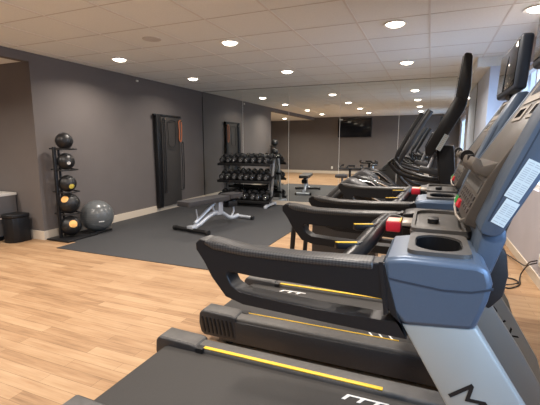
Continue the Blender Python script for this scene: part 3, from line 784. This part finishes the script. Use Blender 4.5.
# ------------------------------------------------------------------ dumbbell rack and dumbbells
RX0, RX1 = -4.71, -3.36
def rack():
    T = thing('dumbbell_rack', ((RX0 + RX1) / 2, 8.24, 0.008), 'three-tier dumbbell rack with grey uprights standing before the mirror', 'dumbbell rack')
    hw = (RX1 - RX0) / 2
    for s in (-1, 1):
        MB().prism([(-0.02, 0.02), (0.06, 0.02), (0.24, 1.12), (0.17, 1.12)], 'X', s * (hw - 0.05) - 0.022, s * (hw - 0.05) + 0.022, bevel=0.006).build('upright', M['grey_tube'], T)
        MB().prism([(0.04, 0.3), (0.07, 0.3), (0.24, 1.12), (0.20, 1.14)], 'X', s * (hw - 0.12) - 0.015, s * (hw - 0.12) + 0.015).build('upright_brace', M['grey_tube'], T)
        f = MB().prism([(-0.34, 0.0), (-0.34, 0.05), (-0.20, 0.085), (0.30, 0.085), (0.34, 0.0), (0.26, 0.0), (0.24, 0.03), (-0.22, 0.03), (-0.26, 0.0)], 'X', s * (hw - 0.05) - 0.03, s * (hw - 0.05) + 0.03, bevel=0.006).build('foot', M['silver'], T)
    for k, (y, z) in enumerate(TIERS):
        t = MB()
        c, s_ = math.cos(TILT), math.sin(TILT)
        L = 2 * hw + 0.02
        t.box((0, y - 8.2, z), (L, 0.40, 0.012), rot=(TILT, 0, 0))
        t.box((0, y - 8.2 - 0.205 * c, z - 0.205 * s_), (L, 0.02, 0.06), bevel=0.004)
        t.box((0, y - 8.2 + 0.205 * c, z + 0.205 * s_ + 0.01), (L, 0.02, 0.05), bevel=0.004)
        t.build('shelf', M['black'], T)
    MB().box((0, 0.22, 0.42), (2 * hw - 0.14, 0.04, 0.05)).build('cross_bar', M['black'], T)
    return T
TILT = math.radians(22)
TIERS = [(8.22, 1.06), (8.19, 0.66), (8.16, 0.20)]
rack()
def dumbbell(R=0.062):
    T = thing('dumbbell', (0, 0, 0), '', 'dumbbell', 'round black rubber dumbbells on the rack')
    MB().cyl((0, -0.075, 0), (0, 0.075, 0), 0.015, 10).build('handle', M['chrome'], T)
    for s in (-1, 1):
        h = MB().lathe([(0, 0.055), (R * 0.8, 0.055), (R, 0.068), (R, 0.135), (R * 0.85, 0.148), (0, 0.148)], axis=(0, s, 0), n=20).build('head', M['rubber'], T)
        MB().lathe([(0, 0.1475), (R * 0.56, 0.1475), (R * 0.52, 0.153), (0, 0.153)], axis=(0, s, 0), n=16).build('end_plate', M['chrome'], h)
    return T
db0 = {}
tn = ['top', 'middle', 'bottom']; ordn = ['first', 'second', 'third', 'fourth', 'fifth', 'sixth', 'seventh', 'eighth', 'ninth']
def dup_db(kind):
    return dup(kind)
for k, (y, z) in enumerate(TIERS):
    Rk = (0.066, 0.072, 0.076)[k]
    base = dumbbell(Rk)
    for i in range(8):
        o = base if i == 0 else dup(base)
        x = RX0 + 0.10 + i * (RX1 - RX0 - 0.20) / 7
        n = Rk + 0.008
        o.location = (x, y - math.sin(TILT) * n, 0.008 + z + math.cos(TILT) * n)
        o.rotation_euler = (TILT, random.uniform(-0.4, 0.4), 0)
        o['label'] = 'black round dumbbell, %s from the left on the %s shelf of the rack' % (ordn[i], tn[k])

# ------------------------------------------------------------------ wall panel with bands
def band_station():
    T = thing('band_station', (XL + 0.002, 7.07, 0.0), 'tall black wall board with hooks for exercise bands, on the left wall', 'wall rack')
    MB().box((0.055, 0.08, 1.08), (0.05, 0.66, 1.96), bevel=0.01).build('board', M['board'], T)
    MB().box((0.06, -0.36, 1.09), (0.09, 0.13, 2.0), bevel=0.008).build('side_post', M['black'], T)
    MB().box((0.060, 0.0, 2.075), (0.06, 0.94, 0.045), bevel=0.006).build('top_bar', M['black'], T)
    MB().box((0.015, 0.0, 1.1), (0.03, 0.7, 0.2)).build('wall_bracket', M['black'], T)
    for (y, z) in ((-0.20, 1.98), (0.38, 1.98), (-0.20, 0.42), (0.38, 0.42)):
        MB().tube([(0.07, y, z), (0.15, y, z), (0.165, y, z + 0.03)], 0.012, 8).build('hook', M['chrome'], T)
    return T
band_station()
def band(y, z0, z1, wd, m_, label, r=0.011):
    o = MB().tube(smooth_path([(0, -wd, z1 - 0.04), (0, 0, z1), (0, wd, z1 - 0.04), (0.01, wd * 0.9, (z0 + z1) / 2), (0.0, wd * 0.8, z0 + 0.06), (0, 0, z0), (0, -wd * 0.8, z0 + 0.06), (0.01, -wd * 0.9, (z0 + z1) / 2)], 5), r, 8, closed=True).build('resistance_band', m_)
    o.location = (XL + 0.115, y, 0)
    return tag(o, label, 'exercise band', 'exercise bands hanging on the wall board')
band(7.45, 1.52, 2.0, 0.045, M['ringcol'], 'orange exercise band looped on the right hook of the wall board', 0.013)
band(6.86, 0.42, 2.0, 0.035, M['black'], 'long black exercise band on the left side of the wall board')
band(7.14, 1.40, 1.98, 0.15, M['black'], 'wide black band hanging in a loop in the middle of the wall board', 0.007)
band(7.52, 0.42, 1.50, 0.035, M['black'], 'long black exercise band on the right side of the wall board, lower end', 0.010)

# ------------------------------------------------------------------ medicine ball rack, balls
BX, BY = -5.205, 4.27
def ball_rack():
    T = thing('ball_rack', (BX, BY, 0.008), 'black upright medicine ball rack on a flat base by the wall corner', 'ball rack')
    MB().box((-0.025, -0.150, 0.72), (0.040, 0.045, 1.40), bevel=0.005).build('post', M['black'], T)
    b = MB().box((0.05, 0.0, 0.012), (0.46, 0.56, 0.024), bevel=0.006)
    b.box((0.22, 0.40, 0.020), (0.04, 0.44, 0.03), bevel=0.005)
    b.build('base', M['black'], T)
    MB().cyl((-0.12, 0.0, 0.02), (-0.12, 0.0, 1.40), 0.018, 12).build('centre_pole', M['satin'], T)
    for z, r in BALLS[:-1]:
        zz = z - r * 0.92
        m = MB()
        m.tube([(-0.10, -0.150, zz), (0.10, -0.14, zz - 0.012), (0.14, 0.0, zz - 0.012), (0.10, 0.14, zz - 0.012), (-0.10, 0.14, zz)], 0.011, 8)
        m.tube([(-0.12, 0.14, zz), (-0.12, -0.15, zz)], 0.011, 8)
        m.build('cradle', M['black'], T)
    return T
BALLS = [(1.508, 0.125), (1.195, 0.128), (0.855, 0.130), (0.542, 0.160), (0.187, 0.158)]
ball_rack()
lab = ['top medicine ball of the rack, plain black', 'second medicine ball from the top, black with a small white dot',
       'third medicine ball from the top, black with a yellow print', 'fourth medicine ball from the top, black with an orange disc on its upper left',
       'lowest medicine ball in the rack, black with an orange disc facing front']
cam_p = Vector((0, 0, CAM_H))
for i, ((z, r), lb) in enumerate(zip(BALLS, lab)):
    o = MB().sphere((0, 0, 0), r, 32).build('medicine_ball', M['rubber'])
    o.location = (BX + 0.02, BY, z + 0.008); tag(o, lb, 'medicine ball', 'medicine balls on the upright rack')
    ring = MB()
    for ax in (0, 1):
        pts = [(math.cos(a) * r * 1.001, 0, math.sin(a) * r * 1.001) if ax == 0 else (math.cos(a) * r * 1.001, math.sin(a) * r * 1.001, 0) for a in [2 * math.pi * k / 40 for k in range(40)]]
        ring.tube(pts, 0.003, 6, closed=True)
    ring.build('seam', M['black'], o)
    if i == 0: continue
    d0 = (cam_p - o.location).normalized()
    right = Vector((0, 0, 1)).cross(d0).normalized(); upv = d0.cross(right)
    u, v, rr, mm = {1: (0.35, -0.20, 0.028, M['whiteplastic']), 2: (0.55, -0.45, 0.042, M['yellowprint']), 3: (-0.45, 0.55, 0.055, M['orange']), 4: (0.25, 0.15, 0.060, M['orange'])}[i]
    dd = (d0 + right * u + upv * v).normalized()
    k = math.sqrt(r * r - rr * rr)
    MB().lathe([(0, r + 0.001), (rr * 0.6, math.sqrt(r * r - (rr * .6) ** 2) + 0.001), (rr, k + 0.0005), (rr, k - 0.003), (0, k - 0.003)], axis=dd, n=20).build('print_disc', mm, o)
gb = MB().sphere((0, 0, 0), 0.262, 48).build('gym_ball', M['ballgrey'])
gb.location = (-5.12, 4.74, 0.275)
tag(gb, 'large shiny graphite gym ball resting beside the medicine ball rack', 'exercise ball')
rg = MB()
for k in range(-5, 6):
    zz = 0.262 * math.sin(k * 0.13); rr = math.sqrt(0.262 ** 2 - zz ** 2)
    rg.tube([(math.cos(a) * rr, math.sin(a) * rr, zz) for a in [2 * math.pi * q / 48 for q in range(48)]], 0.0022, 5, closed=True)
rg.build('grip_rings', M['ballgrey'], gb)
d0 = (cam_p - gb.location).normalized(); right = Vector((0, 0, 1)).cross(d0).normalized(); upv = d0.cross(right)
dd = (d0 + right * 0.25 - upv * 0.42).normalized()
mt = frame_mtx(Vector(dd) * 0.2635, Vector((0, 0, 1)).cross(dd), (0, 0, 1))
lg = MB().box((0, 0, 0), (0.085, 0.014, 0.002), bevel=0.0); 
lg.bm.transform(mt); lg.build('ball_logo', M['white'], gb)

# ------------------------------------------------------------------ bin and cabinet in the alcove
t = thing('waste_bin', (-5.78, 3.80, 0), 'small black waste bin with silver label at the wall corner', 'waste bin')
bpoly = [(x * 0.88, y) for x, y in [(-0.16, 0.13), (-0.16, -0.05), (-0.13, -0.12), (-0.07, -0.155), (0, -0.165), (0.07, -0.155), (0.13, -0.12), (0.16, -0.05), (0.16, 0.13)]]
MB().prism(bpoly, 'Z', 0.0, 0.37, bevel=0.006).build('body', M['satin'], t)
MB().prism([(x * 1.04, y * 1.04) for x, y in bpoly], 'Z', 0.372, 0.43, bevel=0.014, seg=3).build('lid', M['black'], t)
MB().box((-0.11, -0.141, 0.365), (0.10, 0.012, 0.018), rot=(0, 0, -0.55)).build('rim_plate', M['chrome'], t)
MB().box((-0.07, -0.158, 0.05), (0.06, 0.004, 0.02), rot=(0, 0, -0.3)).build('label_plate', M['chrome'], t)
t = thing('storage_cabinet', (-6.55, 3.65, 0), 'grey base cabinet under the light worktop at the left edge', 'cabinet')
MB().box((0, 0, 0.38), (1.18, 0.62, 0.60)).build('carcass', M['cabinet'], t, smooth=False)
MB().box((0, 0.03, 0.04), (1.10, 0.52, 0.08)).build('plinth', M['black'], t, smooth=False)
for s in (-1, 1):
    d_ = MB().box((s * 0.295, -0.32, 0.38), (0.57, 0.018, 0.56), bevel=0.002).build('door', M['cabinet'], t, smooth=False)
    MB().cyl((s * 0.05, -0.345, 0.55), (s * 0.05, -0.345, 0.67), 0.006, 8).build('handle', M['chrome'], d_)
tag(MB().box((-6.58, 3.64, 0.702), (1.24, 0.68, 0.040), bevel=0.004).build('worktop', M['worktop'], smooth=False), 'light worktop slab on the grey cabinet at the left edge', 'worktop')

# ------------------------------------------------------------------ wall screen, outlets, cables
t = thing('wall_television', (-3.45, YB + 0.002, 1.78), 'large black television on the wall behind, seen in the mirror', 'television')
MB().box((0, 0.045, 0.465), (1.60, 0.05, 0.90), bevel=0.008).build('casing', M['black'], t)
MB().box((0, 0.0715, 0.467), (1.57, 0.004, 0.87)).build('screen', M['screen'], t, smooth=False)
MB().box((0, 0.012, 0.465), (0.5, 0.02, 0.4)).build('wall_mount', M['black'], t, smooth=False)
def outlet(name, loc, rz, label):
    t = thing(name, loc, label, 'wall outlet', rz=rz)
    MB().box((0, 0.004, 0), (0.09, 0.008, 0.13), bevel=0.002).build('cover_plate', M['whiteplastic'], t)
    for z in (-0.03, 0.03): MB().box((0, 0.0085, z), (0.035, 0.003, 0.03), bevel=0.001).build('socket', M['base'], t)
outlet('wall_outlet', (-4.52, YB, 0.30), 0, 'white outlet low on the rear wall, seen in the mirror')
outlet('wall_outlet', (XR, 4.62, 0.27), math.radians(90), 'white outlet low on the right wall where the cables plug in')
tag(MB().tube(smooth_path([(XR - 0.03, 4.62, 0.27), (XR - 0.07, 4.72, 0.22), (XR - 0.05, 5.0, 0.10), (XR - 0.06, 5.35, 0.05), (XR - 0.12, 5.8, 0.02), (XR - 0.24, 6.0, 0.012), (0.74, 5.7, 0.010), (0.60, 5.4, 0.010)]), 0.007, 8).build('power_cable', M['black']),
    'black power cable running along the baseboard from the white outlet', 'cable')
tag(MB().tube(smooth_path([(XR - 0.03, 4.62, 0.245), (XR - 0.08, 4.75, 0.17), (XR - 0.10, 4.90, 0.03), (0.98, 4.75, 0.010), (0.94, 4.55, 0.010), (0.82, 4.40, 0.010), (0.74, 4.50, 0.012), (0.80, 4.72, 0.012), (0.92, 4.72, 0.012), (0.93, 4.56, 0.024), (0.80, 4.50, 0.012), (0.66, 4.55, 0.010)]), 0.007, 8).build('power_cable', M['black']),
    'black power cable coiled on the wood floor behind the nearest treadmill', 'cable')
